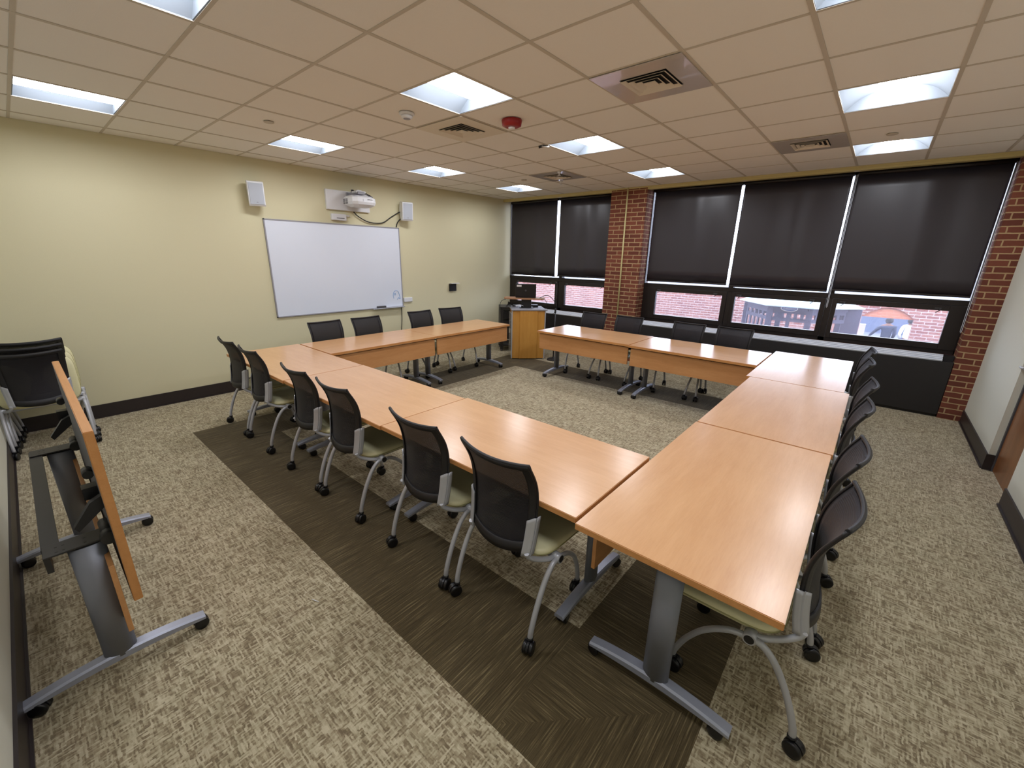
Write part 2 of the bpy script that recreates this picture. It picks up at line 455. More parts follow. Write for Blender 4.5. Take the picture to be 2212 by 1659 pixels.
# ---------------------------------------------------------------- windows
FY = 5.17
WIN = [(0.0, 1.35, .205, 1.235), (1.35, PM0, 1.47, 2.415), (PM1, 4.548, 3.37, 4.445), (4.548, 5.815, 4.632, 5.722), (5.815, PR0, 5.905, 6.99)]
for n, (x0, x1, p0, p1) in enumerate(WIN):
    w = thing('window_%d' % (n+1), ((x0+x1)/2, FY, 0.74), 0, None, None); w['kind'] = 'structure'
    cx = (x0+x1)/2
    def L(a): return a-cx
    z = 0.74
    m = MB()
    a, b = L(x0), L(x1)
    ja = .035 if n in (1, 3, 4) else .010; jb = .035 if n in (0, 2, 3) else .010
    m.b2(a, a+ja, -.02, .08, 0, 2.16); m.b2(b-jb, b, -.02, .08, 0, 2.16)
    m.b2(a, b, -.02, .08, 2.12, 2.16); m.b2(a, b, -.02, .08, 0, .05); m.b2(a, b, -.03, .08, .585, .65, .004)
    m.build('window_frame', 'bronze_frame', w)
    # lower hopper sash
    m = MB()
    s0, s1 = a+ja+.003, b-jb-.003
    m.b2(s0, L(p0), -.035, .03, .05, .583, .003); m.b2(L(p1), s1, -.035, .03, .05, .583, .003)
    m.b2(L(p0), L(p1), -.035, .03, .05, .862-z, .003); m.b2(L(p0), L(p1), -.035, .03, 1.258-z, .583, .003)
    sash = m.build('sash', 'bronze_frame', w)
    m = MB(); m.b2(L(p0)-.004, L(p1)+.004, .002, .006, .862-z-.004, 1.258-z+.004); m.build('pane', 'pane_glass', w)
    m = MB(); m.b2(a+ja-.004, b-jb+.004, .03, .034, .65, 2.12); m.build('upper_pane', 'pane_glass', w)
    m = MB()
    for xx in (L(p0)+.06, L(p1)-.10):
        m.box((xx, -.045, 1.285-z), (.06, .012, .012)); m.tube([(xx+.02, -.045, 1.285-z), (xx+.015, -.07, 1.262-z), (xx-.015, -.075, 1.235-z)], .005, 6)
    m.build('latch', 'dark_gray', w)

# ---------------------------------------------------------------- roller blinds
BL = [(.078, 1.247, 1.425, 'narrow black roller blind beside the cream wall corner'), (1.312, 2.48, 1.435, 'black roller blind against the left side of the middle brick pier'),
      (3.20, 4.488, 1.437, 'black roller blind against the right side of the middle brick pier'), (4.532, 5.763, 1.418, 'black roller blind in the middle of the three wide windows'),
      (5.818, 7.122, 1.437, 'black roller blind beside the right brick pier')]
BY = 5.09
for n, (x0, x1, zb, lab) in enumerate(BL):
    r = thing('roller_blind', ((x0+x1)/2, BY, zb), 0, lab, 'blind', 'roller blinds over the windows')
    w2 = (x1-x0)/2; hh = 2.868-zb; ph = n*1.7
    def f(u, v):
        x = -w2+2*w2*u; k = 0.55+0.45*(1-v)
        y = k*(0.014*math.exp(-((u-.72)/.10)**2)-0.012*math.exp(-((u-.55)/.08)**2)+0.003*math.sin(9*u+ph)+0.004*math.exp(-((u-.38)/.07)**2)*(n % 2))
        return (x, y, hh*v), (0, 1, 0)
    m = MB(); m.surf(f, 60, 8, 0.0015); m.build('blind_cloth', 'blind_cloth', r)
    m = MB(); m.b2(-w2, w2, -.008, .008, -.012, .012, .004); m.build('bottom_bar', 'bronze_frame', r)
    m = MB(); m.cyl((-w2-.01, .0, hh-.005), (w2+.01, 0, hh-.005), .026, 16); m.build('roller', 'bronze_frame', r)
# silver chain cords hanging at the right blind and between blinds
for x, z0, lab in ((5.80, 1.20, 'silver pull chain hanging between the two blinds on the right'), (7.128, 1.02, 'silver pull chain hanging beside the right brick pier')):
    m = MB(); m.tube([(x, 5.06, 2.85), (x, 5.06, z0+.02), (x+.006, 5.06, z0), (x+.012, 5.06, z0+.02), (x+.012, 5.06, 2.85)], .0028, 6)
    tag(m.build('blind_chain', 'alu_bright'), lab, 'chain', 'pull chains of the blinds')

# ---------------------------------------------------------------- radiator cabinets under the windows
def heater(x0, x1, gx0, gx1, lab):
    r = thing('radiator_cabinet', ((x0+x1)/2, 4.995, 0), 0, lab, 'radiator', 'radiator cabinets under the windows')
    w2 = (x1-x0)/2; c = (x0+x1)/2
    m = MB(); m.b2(-w2, w2, -.090, .11, .035, .686, .004); m.b2(-w2, w2, -.012, .11, .68, .745); m.b2(-w2+.01, w2-.01, -.06, .10, 0.0, .04); m.build('cabinet_body', 'heater_black', r)
    m = MB()
    T_ = Matrix.Translation(((gx0+gx1)/2-c, -.050, .722)) @ Matrix.Rotation(math.radians(42), 4, 'X')
    m.box((0, 0, 0), (gx1-gx0, .098, .006), 0, 0, T_)
    for k in range(4): m.box((0, -.039+k*.026, .007), (gx1-gx0, .013, .010), 0, 0, T_)
    m.build('top_grille', 'alu_bright', r)
    return r
heater(0.02, PM0-.006, 1.0, 2.06, 'black radiator cabinet behind the lectern under the two left windows')
heater(PM1+.006, PR0-.004, 3.22, 7.045, 'long black radiator cabinet under the three right windows')

# ---------------------------------------------------------------- door
d = thing('door_1', (XD, (DY0+DY1)/2, 0), 0, None, None); d['kind'] = 'structure'
hw = (DY1-DY0)/2
m = MB(); m.b2(.055, .095, -hw+.032, hw-.032, .008, DH-.032); m.build('door_leaf', 'door_wood', d)
m = MB(); m.b2(.045, .14, -hw, -hw+.030, 0, DH); m.b2(.045, .14, hw-.030, hw, 0, DH); m.b2(.045, .14, -hw, hw, DH-.030, DH)
m.build('door_frame', 'dark_gray', d)
m = MB(); m.tube([(.055, hw-.09, .97), (-.005, hw-.09, .97)], .011, 10); m.tube([(-.003, hw-.09, .97), (-.008, hw-.04, .968), (-.004, hw+.02, .965)], .010, 10); m.lathe([(.028, 0), (.028, .008), (.02, .012)], (0, 0, 0), 18, Matrix.Translation((.055, hw-.09, .97)) @ Matrix.Rotation(-PI/2, 4, 'Y'))
m.build('door_handle', 'silver', d)
for z in (.25, 1.05, 1.85):
    m = MB(); m.cyl((.046, -hw+.032, z-.05), (.046, -hw+.032, z+.05), .008, 8); m.b2(.050, .056, -hw+.032, -hw+.07, z-.05, z+.05); m.build('hinge', 'black_steel', d)

# ---------------------------------------------------------------- ceiling lights
def make_light():
    r = thing('ceiling_light', (0, 0, 0), 0, 'x', 'ceiling light', 'square recessed ceiling lights')
    a = .290; D = .105
    m = MB()
    for sgn in (-1, 1):       # curved wings
        def f(u, v):
            q = u; x = a-(a-.10)*q; z = D*(1-(1-q)**2.0)
            return (sgn*x, -a+2*a*v, .002+z), (0, 0, 1)
        m.surf(f, 8, 1)
    for sgn in (-1, 1):       # end plates
        m.b2(-a, a, sgn*a-.002, sgn*a+.002, 0, D+.02)
    m.b2(-.12, .12, -a, a, D+.002, D+.006)
    m.build('reflector', 'fixture_grey', r)
    m = MB()
    o_ = .3045
    for (x0, x1, y0, y1) in ((-o_, o_, -o_, -a), (-o_, o_, a, o_), (-o_, -a, -a, a), (a, o_, -a, a)): m.b2(x0, x1, y0, y1, -.001, .004)
    m.build('frame', 'fixture_grey', r)
    m = MB()
    def g(u, v):
        th = PI*u; return (-.104*math.cos(th), -a+.004+(2*a-.008)*v, D-.088*math.sin(th)), (0, 0, 1)
    m.surf(g, 16, 6); m.build('lens', 'lamp_lens', r)
    return r
l0 = make_light()
rown = {-3: 'row nearest the camera', 0: 'second row from the camera', 3: 'third row from the camera', 6: 'row beside the windows'}
coln = {-4: 'on the whiteboard side', 0: 'in the middle of the room', 4: 'on the door side'}
for k, (i, j) in enumerate(LIGHTS):
    o_ = l0 if k == 0 else copy_tree(l0)
    o_.location = (GX+(j+.5)*TS, GY+(i+.5)*TS, H)
    o_['label'] = 'square recessed ceiling light %s, %s' % (coln[j], rown[i])

# ---------------------------------------------------------------- ceiling vents
def make_vent(i, j, lab, met):
    r = thing('ceiling_vent', (GX+(j+.5)*TS, GY+(i+.5)*TS, H), 0, lab, 'vent', 'square ceiling air vents')
    m = MB(); q = .298; h_ = .155
    for (x0, x1, y0, y1) in ((-q, q, -q, -h_), (-q, q, h_, q), (-q, -h_, -h_, h_), (h_, q, -h_, h_)): m.b2(x0, x1, y0, y1, -.010, -.006)
    m.build('panel', met, r)
    m = MB(); m.b2(-h_, h_, -h_, h_, -.0055, -.0045); m.build('duct', 'vent_dark', r)
    m = MB()
    for k, s0 in enumerate((.150, .112, .075)):
        s1 = s0-.022; zt = -.007-.0; zb_ = -.020+.0
        for a in range(4):
            R_ = Matrix.Rotation(a*PI/2, 4, 'Z')
            vs = [R_ @ Vector(v) for v in ((-s0, -s0, zb_), (s0, -s0, zb_), (s1, -s1, zt), (-s1, -s1, zt))]
            vt = [v+Vector((0, 0, .002)) for v in vs]
            A = [m.bm.verts.new(v) for v in vs]; B = [m.bm.verts.new(v) for v in vt]
            m.face(A); m.face(B[::-1])
            for e in range(4): m.face([A[e], A[(e+1) % 4], B[(e+1) % 4], B[e]])
    m.b2(-.038, .038, -.038, .038, -.020, -.016)
    m.build('louver', 'vent_white', r)
    return r
make_vent(1, 2, 'large shiny square air vent panel between the middle and door side lights', 'vent_metal')
make_vent(1, -1, 'pale square air vent beside the white smoke detector', 'vent_white')
make_vent(5, 3, 'square air vent beside the window row light on the door side', 'vent_metal')
make_vent(5, -2, 'small grey square air vent with two white sprinkler heads', 'vent_metal')
# small ceiling things
def disc(name, x, y, prof, mat, lab, cat, group=None):
    m = MB(); m.lathe([(r_, -z_) for r_, z_ in prof], (x, y, H-.004), 26)
    return tag(m.build(name, mat), lab, cat, group)
sd = thing('smoke_detector', (3.035, .305, H-.004), 0, 'white round smoke detector on the ceiling', 'smoke detector')
m = MB(); m.lathe([(.062, 0), (.062, -.012), (.05, -.018)], n=26); m.build('base', 'white_plastic', sd)
m = MB(); m.lathe([(.048, -.018), (.046, -.032), (.03, -.042)], n=26); m.build('cover', 'white_plastic', sd)
m = MB(); m.lathe([(.032, -.036), (.028, -.045), (.01, -.046)], n=20); m.build('sensor', 'gray_plastic', sd)
fa = thing('fire_alarm', (3.61, .97, H-.004), 0, 'red round fire alarm strobe on the ceiling', 'fire alarm')
m = MB(); m.lathe([(.085, 0), (.088, -.01), (.082, -.045), (.06, -.055)], n=30); m.build('body', 'red_plastic', fa)
m = MB(); m.lathe([(.03, -.052), (.028, -.066), (.012, -.07)], n=20); m.build('strobe', 'white_plastic', fa)
for x, y, lab in ((1.83, -.31, 'flat round sprinkler cover above the left wall speaker'), (1.84, 3.31, 'flat round sprinkler cover beside the far whiteboard side light'), (6.10, 3.36, 'flat round sprinkler cover behind the window row light on the door side')):
    disc('sprinkler_cover', x, y, [(.042, 0), (.042, .006), (.036, .009)], 'ceiling_tee', lab, 'sprinkler', 'flat sprinkler covers')
for x, y, lab in ((2.655, 3.08, 'white sprinkler head on the near side of the small vent'), (2.24, 3.72, 'white sprinkler head on the window side of the small vent')):
    disc('fire_sprinkler', x, y, [(.03, 0), (.028, .012), (.012, .016), (.012, .045), (.022, .047), (.022, .05)], 'white_plastic', lab, 'sprinkler', 'white sprinkler heads')
cb_ = thing('broken_tile_hole', (3.33, 1.845, H-.006), 0, 'dark gap in a broken ceiling tile corner with a white clip beside the light', 'hole')
m = MB(); m.prism([(-.13, .05), (-.07, -.035), (.0, -.05), (.03, 0), (.01, .03), (-.06, .025)], .002); m.build('gap', 'vent_dark', cb_)
m = MB(); m.tube([(.02, .03, -.004), (.01, -.03, -.012), (-.02, -.045, -.006)], .005, 6); m.b2(.0, .06, -.004, .008, -.006, 0); m.build('clip', 'white_plastic', cb_)

# ---------------------------------------------------------------- tables
TZ = .731; TL = 1.524; TW = .762
def column_foot(r, x, z_top):
    m = MB()      # oval column
    m.tube([(x, 0, .085), (x, 0, z_top)], .055, 28, True, 0.5, up=(1, 0, 0))
    m.build('leg', 'column_grey', r)
    m = MB()
    n_ = 14
    prof = []
    for k in range(n_+1):
        y = -.305+.61*k/n_; q = (y/.305)**2
        prof.append((y, .072+.032*(1-q), .020+.016*(1-q)))
    wd = .027
    vs = []
    for y, zt, th in prof:
        vs.append([m.bm.verts.new((x+dx, y, zz)) for dx, zz in ((-wd, zt-.008), (-wd+.008, zt), (wd-.008, zt), (wd, zt-.008), (wd, zt-th), (-wd, zt-th))])
    for A, B in zip(vs, vs[1:]):
        for e in range(6): m.face([A[e], A[(e+1) % 6], B[(e+1) % 6], B[e]], e in (0, 1, 2) and False)
    m.face(vs[0][::-1]); m.face(vs[-1])
    f = m.build('foot', 'silver_foot', r)
    for sy in (-1, 1):
        caster(f, (x, sy*.272, 0), random.uniform(-.5, .5), .030, .052)
    return f
def caster(parent, c, a, r=.032, top=.075):
    m = MB(); T_ = Matrix.Translation(Vector(c)) @ Matrix.Rotation(a, 4, 'Z')
    def wheel(x):
        Mx = T_ @ Matrix.Translation((x, .014, r)) @ Matrix.Rotation(PI/2, 4, 'Y')
        m.lathe([(r*.55, -.009), (r*.93, -.009), (r, -.005), (r, .005), (r*.93, .009), (r*.55, .009)], (0, 0, 0), 22, Mx)
    wheel(-.0155); wheel(.0155)
    m.mi = 1
    m.tube([T_ @ Vector((-.016, .014, r)), T_ @ Vector((.016, .014, r))], r*.42, 12)
    # hood between the wheels
    hp = [(r*1.04*math.cos(t_), r*1.04*math.sin(t_)) for t_ in [PI*k/10 for k in range(11)]]
    m.prism(hp, .011, T_ @ Matrix.Translation((-.0055, .014, r)) @ Matrix.Rotation(PI/2, 4, 'Y') @ Matrix.Rotation(PI/2, 4, 'Z') if False else T_ @ Matrix(((0, 0, 1, -.0055), (1, 0, 0, .014), (0, 1, 0, r), (0, 0, 0, 1))))
    m.tube([T_ @ Vector((0, 0, r*1.3)), T_ @ Vector((0, 0, top+.012))], .011, 12)
    m.lathe([(.016, 0), (.016, .012)], (0, 0, 0), 14, T_ @ Matrix.Translation((0, 0, top-.006)))
    o_ = m.build('caster', ['wheel_black', 'black_plastic'], parent)
    return o_
def tabletop(parent):
    m = MB(); m.mi = 0
    tb = bmesh.new(); bmesh.ops.create_cube(tb, size=1)
    for v in tb.verts: v.co = Vector((v.co.x*TL, v.co.y*TW, v.co.z*.030))
    bmesh.ops.bevel(tb, geom=tb.edges[:], offset=.0025, segments=2, affect='EDGES')
    mp = {v: m.bm.verts.new(v.co) for v in tb.verts}
    tb.normal_update()
    for f in tb.faces:
        m.mi = 0 if f.normal.z > .9 else (2 if f.normal.z < -.9 else 1); m.face([mp[v] for v in f.verts], False)
    tb.free()
    return m.build('tabletop', ['maple', 'maple_edge', 'rubber_gray'], parent)
def make_table():
    r = thing('training_table', (0, 0, 0), 0, 'x', 'table')
    tt = tabletop(r); tt.location = (0, 0, TZ-.015)
    for x in (-.657, .657): column_foot(r, x, TZ-.075)
    m = MB(); m.b2(-.742, .742, -.009, .009, -.115, .115, .002)
    p_ = m.build('modesty_panel', 'maple_panel', r); p_.location = (0, .335, .572)
    m = MB(); m.b2(-.60, .60, -.02, .02, .62, .672); m.build('beam', 'black_steel', r)
    for x in (-.657, .657):
        m = MB(); m.b2(x-.03, x+.03, -.30, .33, TZ-.038, TZ-.030); m.b2(x-.022, x+.022, -.09, .09, TZ-.085, TZ-.036); m.tube([(x, .05, TZ-.07), (x, .325, TZ-.10)], .008, 8)
        m.build('bracket', 'black_steel', r)
    return r
table0 = make_table()
# (x, y, rotation so the panel faces the middle, L scale, W scale, label)
TAB = [
 (1.780, -.385, 0, .965, 1.0, 'maple table at the corner below the whiteboard wall, row near the folded table'),
 (3.262, -.375, 0, .978, 1.0, 'maple table in the middle of the row facing the folded table'),
 (4.756, -.362, 0, .978, 1.015, 'maple table touching the nearest aisle table, in the row facing the folded table'),
 (5.898, -.008, PI/2, 1.015, 1.0, 'nearest maple table, with its grey column leg and foot in full view'),
 (5.905, 1.547, PI/2, 1.015, 1.0, 'middle maple table of the three along the door aisle'),
 (5.868, 3.102, PI/2, 1.010, 1.0, 'maple table of the door aisle row closest to the radiator cabinet'),
 (1.447, .770, -PI/2, .995, 1.0, 'maple table in front of the whiteboard, closer to the row corner'),
 (1.447, 2.290, -PI/2, .995, .99, 'maple table along the whiteboard wall, ending beside the lectern'),
 (3.250, 3.305, PI, .975, 1.07, 'maple table with its back to the windows, closer to the lectern'),
 (4.738, 3.285, PI, .965, 1.09, 'maple table under the right windows, joined to the door aisle row'),
]
for k, (x, y, a, sx_, sy_, lab) in enumerate(TAB):
    o_ = table0 if k == 0 else copy_tree(table0)
    o_.location = (x, y, -.0008*(k % 2)); o_.rotation_euler = (0, 0, a); o_.scale = (sx_, sy_, 1)
    o_['label'] = lab; o_['group'] = 'maple tables set out in a rectangle'
    if k == 3:
        for c in o_.children:
            if c.name.startswith('modesty_panel'): c.scale = (.955, 1, 1); c.location.x = .050

# folded flip-top table by the near wall
ft = thing('folding_table', (3.443, -2.145, 0), 0, 'flip-top maple table folded upright against the near wall', 'table')
tt = tabletop(ft); tt.rotation_euler = (-PI/2, 0, 0); tt.location = (-.003, .095, .782)
for v in (0,): pass
for x in (-.632, .612): column_foot(ft, x, .655)
m = MB(); m.b2(-.742, .742, -.009, .009, -.165, .165, .002); p_ = m.build('modesty_panel', 'maple_panel', ft); p_.location = (0, .048, .425)
m = MB(); m.b2(-.69, .56, -.118, -.070, .655, .665); m.b2(-.69, .56, -.121, -.118, .61, .665); m.build('beam', 'black_steel', ft)
for x in (-.642, .600):
    m = MB(); m.b2(x-.055, x+.045, -.118, .055, .664, .672, .002); m.b2(x-.055, x-.048, -.118, .055, .625, .668)
    m.b2(x-.05, x+.04, -.118, -.10, .60, .668)
    for dx in (-.02, .02):
        for dy in (-.08, -.06, 0): m.b2(x+dx-.006, x+dx+.006, dy-.004, dy+.004, .6715, .673)
    m.tube([(x-.06, .068, .69), (x+.06, .068, .69)], .020, 12); m.tube([(x+.055, .068, .69), (x+.10, .068, .69)], .026, 12)
    m.build('bracket', 'black_steel', ft)
    m = MB(); m.b2(x-.03, x+.03, .083, .098, .50, 1.06, .003); m.box((x, .06, .87), (.05, .05, .05)); m.tube([(x-.03, .065, .95), (x+.03, .065, .95)], .017, 12)
    m.prism([(0, 0), (.09, -.075), (.10, -.055), (.04, .03), (0, .05)], .03, Matrix.Translation((x-.015+.08, .085, .83)) @ Matrix(((0, 0, 1, 0), (-1, 0, 0, 0), (0, 1, 0, 0), (0, 0, 0, 1))))
    m.build('latch_arm', 'black_plastic', ft)

# ---------------------------------------------------------------- chairs
def lerp_tab(tab, z):
    for (z0, v0), (z1, v1) in zip(tab, tab[1:]):
        if z <= z1: return v0+(v1-v0)*max(0, (z-z0)/(z1-z0))
    return tab[-1][1]
YE = [(.40, .060), (.47, .062), (.55, .078), (.65, .088), (.75, .090), (.83, .076), (.90, .044), (.96, .006)]
HW = [(.40, .183), (.50, .192), (.65, .202), (.76, .208), (.83, .211), (.90, .214), (.96, .213)]
def smooth_tab(tab, z):
    return sum(lerp_tab(tab, z+d_) for d_ in (-.03, -.015, 0, .015, .03))/5
def back_pt(s_, v, off=0.0):
    """s_ in -1..1 across, v in 0..1 up"""
    zb = .492-.034*(1-s_*s_); zt = .957-.012*(1-s_*s_)
    z = zb+(zt-zb)*v
    y = smooth_tab(YE, z)-.043*(1-s_*s_)
    x = s_*smooth_tab(HW, z)
    return Vector((x, y-off, z))
def chair_proto(tipped=False):
    r = thing('nesting_chair', (0, 0, 0), 0, 'x', 'chair')
    m = MB()     # net
    def f(u, v): return back_pt((-1+2*u)*.90, .03+.945*v), (0, 1, 0)
    m.surf(f, 22, 22, .003); m.build('backrest', 'back_net', r)
    m = MB()     # border band
    def side(sg):
        def f(u, v):
            s_ = sg*(.84+.17*u); p_ = back_pt(min(max(s_, -1), 1), v, 0)
            return p_+Vector((0, -.004, 0)), (0, -1, 0)
        return f
    for sg in (-1, 1): m.surf(side(sg), 4, 26, -.007)
    def top(u, v): return back_pt(-1+2*u, .945+.055*v)+Vector((0, -.004, 0)), (0, -1, 0)
    m.surf(top, 24, 2, -.007)
    def bot(u, v): return back_pt(-1+2*u, .11*v)+Vector((0, -.004, 0)), (0, -1, 0)
    m.surf(bot, 24, 2, -.007)
    m.tube([back_pt(-1+2*k/24, 1)+Vector((0, -.001, 0)) for k in range(25)], .0085, 10)
    m.tube([back_pt(-1+2*k/24, 0)+Vector((0, -.001, 0)) for k in range(25)], .0055, 10)
    for sg in (-1, 1): m.tube([back_pt(sg, k/24)+Vector((0, -.001, 0)) for k in range(25)], .006, 10)
    m.build('back_frame', 'back_band', r)
    for sg in (-1, 1):      # silver brackets clasping the lower sides
        m = MB()
        def f(u, v):
            s_ = sg*(.86+.17*u); p_ = back_pt(min(1, abs(s_))*sg, -.035+(.39+.03*u)*v)
            p_ = p_+Vector((sg*max(0, (abs(s_)-1))*.35, 0, 0))
            return p_+Vector((0, -.016+.006*u*u, 0)), (0, -1, 0)
        m.surf(f, 5, 10, -.006)
        def g(u, v):
            p_ = back_pt(sg, -.035+.42*v)
            return p_+Vector((sg*.009, -.010+.026*u, 0)), (sg, 0, 0)
        m.surf(g, 3, 10, -.005)
        m.build('back_bracket', 'silver', r)
        m = MB()            # arm from the bracket forward to the hub
        m.tube(spline([(sg*.188, .045, .486), (sg*.192, .060, .458), (sg*.212, .105, .430), (sg*.238, .16, .416), (sg*.240, .20, .412)], 5), .013, 10)
        m.build('back_arm', 'silver', r)
    m = MB()
    m.cyl((-.235, .20, .408), (.235, .20, .408), .014, 12)
    m.build('crossbar', 'silver', r)
    # seat
    st = MB()
    NU, NV = 26, 14
    def plan(a):
        c_, s_ = math.cos(a), math.sin(a); e = .42
        x = .238*math.copysign(abs(c_)**e, c_); y = .235*math.copysign(abs(s_)**e, s_)
        return x*(1.0 if s_ < 0 else 1.0+.02*s_), y
    lay = [(.90, 0.0), (.97, .004), (1.0, .014), (1.0, .026), (.985, .036), (.94, .043), (.80, .046), (.5, .043), (.2, .041)]
    N_ = 48; rings = []
    for sc_, z_ in lay:
        ring = []
        for k in range(N_):
            x, y = plan(2*PI*k/N_); x *= sc_; y *= sc_
            drop = -.030*max(0, (y-.10)/.135)**2
            ring.append(st.bm.verts.new((x, y, z_+drop)))
        rings.append(ring)
    for A, B in zip(rings, rings[1:]):
        for k in range(N_): st.face([A[k], A[(k+1) % N_], B[(k+1) % N_], B[k]], True)
    st.face(rings[0][::-1]); st.face(rings[-1], True)
    seat = st.build('seat', 'vinyl_cream', r)
    sm_ = MB()
    pts = []
    for k in range(N_+1):
        x, y = plan(2*PI*k/N_); drop = -.030*max(0, (y-.10)/.135)**2
        pts.append((x*1.0, y*1.0, .020+drop))
    sm_.tube(pts, .0035, 6, False); pip = sm_.build('piping', 'piping_cream', seat)
    pn = MB(); rings = []
    for sc_, z_ in ((.70, -.022), (.86, -.014), (.90, .001)):
        rings.append([pn.bm.verts.new((plan(2*PI*k/N_)[0]*sc_, plan(2*PI*k/N_)[1]*sc_, z_-.03*max(0, (plan(2*PI*k/N_)[1]*sc_-.10)/.135)**2)) for k in range(N_)])
    for A, B in zip(rings, rings[1:]):
        for k in range(N_): pn.face([A[k], A[(k+1) % N_], B[(k+1) % N_], B[k]], True)
    pn.face(rings[0][::-1]); pn.face(rings[-1])
    pn.build('seat_shell', 'black_plastic', seat)
    if tipped:
        seat.rotation_euler = (PI/2-.06, 0, 0); seat.scale = (1.12, 1, 1); seat.location = (0, .232, .640)
    else:
        seat.location = (0, .335, .418)
    # legs
    for sg in (-1, 1):
        m = MB(); m.tube(spline([(sg*.262, .200, .412), (sg*.262, .150, .400), (sg*.262, .098, .342), (sg*.262, .045, .235), (sg*.261, .008, .125), (sg*.260, .0, .078)], 5), [.0135]*26, 10)
        lg = m.build('leg', 'silver', r); caster(lg, (sg*.260, 0, 0), PI+sg*.3, .033, .072)
        m = MB(); m.tube(spline([(sg*.262, .200, .412), (sg*.259, .275, .392), (sg*.248, .36, .320), (sg*.232, .425, .215), (sg*.220, .462, .120), (sg*.216, .472, .078)], 5), [.0125]*26, 10)
        lg = m.build('leg', 'silver', r); caster(lg, (sg*.216, .472, 0), PI+sg*.12, .033, .072)
        m = MB(); m.cyl((sg*.232, .20, .412), (sg*.278, .20, .412), .024, 18); m.mi = 1; m.cyl((sg*.2782, .20, .412), (sg*.2795, .20, .412), .018, 16)
        m.build('hub', ['silver', 'black_plastic'], r)
    return r
chair0 = chair_proto()
ordn = ['first', 'second', 'third', 'fourth', 'fifth', 'sixth']
CH = []
for k, (x, a) in enumerate(((1.442, 0), (2.034, 0), (3.000, 0), (3.600, 0), (4.500, -1), (5.104, -1))):
    CH.append((x+.008, -.868, a, 'black mesh chair over the dark carpet band, %s from the whiteboard wall' % ordn[k], 'chairs beside the folded table side'))
for k, (y, x, a) in enumerate(((-.285, 6.384, 90), (.330, 6.388, 90), (1.160, 6.392, 90), (1.830, 6.405, 91), (2.72, 6.375, 91), (3.36, 6.38, 92))):
    CH.append((x, y, a, 'black mesh chair facing away from the door aisle, %s from the camera' % ordn[k], 'chairs along the door aisle'))
for k, (y, x, a) in enumerate(((.385, .955, -90), (.968, .955, -90), (1.915, .92, -91), (2.55, .915, -99))):
    CH.append((x, y, a, 'black mesh chair in front of the whiteboard wall, %s from the row corner' % ordn[k], 'chairs along the whiteboard wall'))
for k, (x, y, a) in enumerate(((2.94, 3.86, 180), (3.54, 3.86, 180), (4.42, 3.87, 178), (5.00, 3.87, 177))):
    CH.append((x, y, a, 'black mesh chair with its back to the windows, %s from the lectern' % ordn[k], 'chairs along the window side'))
for k, (x, y, a, lab, grp) in enumerate(CH):
    o_ = chair0 if k == 0 else copy_tree(chair0)
    o_.location = (x, y, 0); o_.rotation_euler = (0, 0, math.radians(a)); o_['label'] = lab; o_['group'] = grp
nest0 = chair_proto(True)
for k, (x, lab) in enumerate(((.80, 'nested mesh chair with tipped seat, the one nearest the folded table'), (.650, 'nested mesh chair with tipped seat, in the middle of the corner stack'), (.505, 'nested mesh chair with tipped seat, closest to the whiteboard wall'))):
    o_ = nest0 if k == 0 else copy_tree(nest0)
    o_.location = (x, -2.168+.012*k, 0); o_.rotation_euler = (0, 0, PI/2); o_.scale = (1, 1, .97+.03*k); o_['label'] = lab; o_['group'] = 'nested chairs in the corner'

# ---------------------------------------------------------------- whiteboard wall things (x = 0 wall; local x = world y)
def wallM(y, z, x=0.0):
    """local (a, b, c): a along +y of the room, b up, c out of the wall"""
    return Matrix(((0, 0, 1, x), (1, 0, 0, y), (0, 1, 0, z), (0, 0, 0, 1)))
wb = thing('whiteboard', (0, 1.225, 1.57), 0, 'large white marker board with thin grey frame on the cream wall', 'whiteboard')
y0, y1, z0, z1 = -1.042, 1.045, -.648, .648
m = MB(); m.b2(.004, .018, y0+.006, y1-.006, z0+.006, z1-.006); m.build('board_panel', 'board_white', wb)
m = MB()
for (a, b, c, d_) in ((y0, y1, z0, z0+.014), (y0, y1, z1-.014, z1), (y0, y0+.014, z0, z1), (y1-.014, y1, z0, z1)): m.b2(.001, .024, a, b, c, d_)
m.build('board_frame', 'gray_plastic', wb)
m = MB(); m.b2(.020, .075, .45, 1.035, -.652, -.644); m.b2(.070, .075, .45, 1.035, -.652, -.638); m.build('marker_tray', 'alu_bright', wb)
dd = [(.86, -.50), (.852, -.44), (.875, -.385), (.915, -.37), (.955, -.39), (.975, -.45), (.985, -.515), (.955, -.49), (.93, -.52)]
m = MB(); m.tube(spline([(.0195, a, b) for a, b in dd], 5), .004, 6)
m.tube([(.0195, .888+.016*math.cos(k*.7), -.43+.016*math.sin(k*.7)) for k in range(10)], .0035, 6)
m.build('marker_doodle', 'marker_blue', wb)
m = MB(); m.b2(.026, .064, 1.735, 1.900, .927, .965, .005); tag(m.build('eraser', 'dark_gray'), 'dark grey eraser standing on the whiteboard tray', 'eraser')

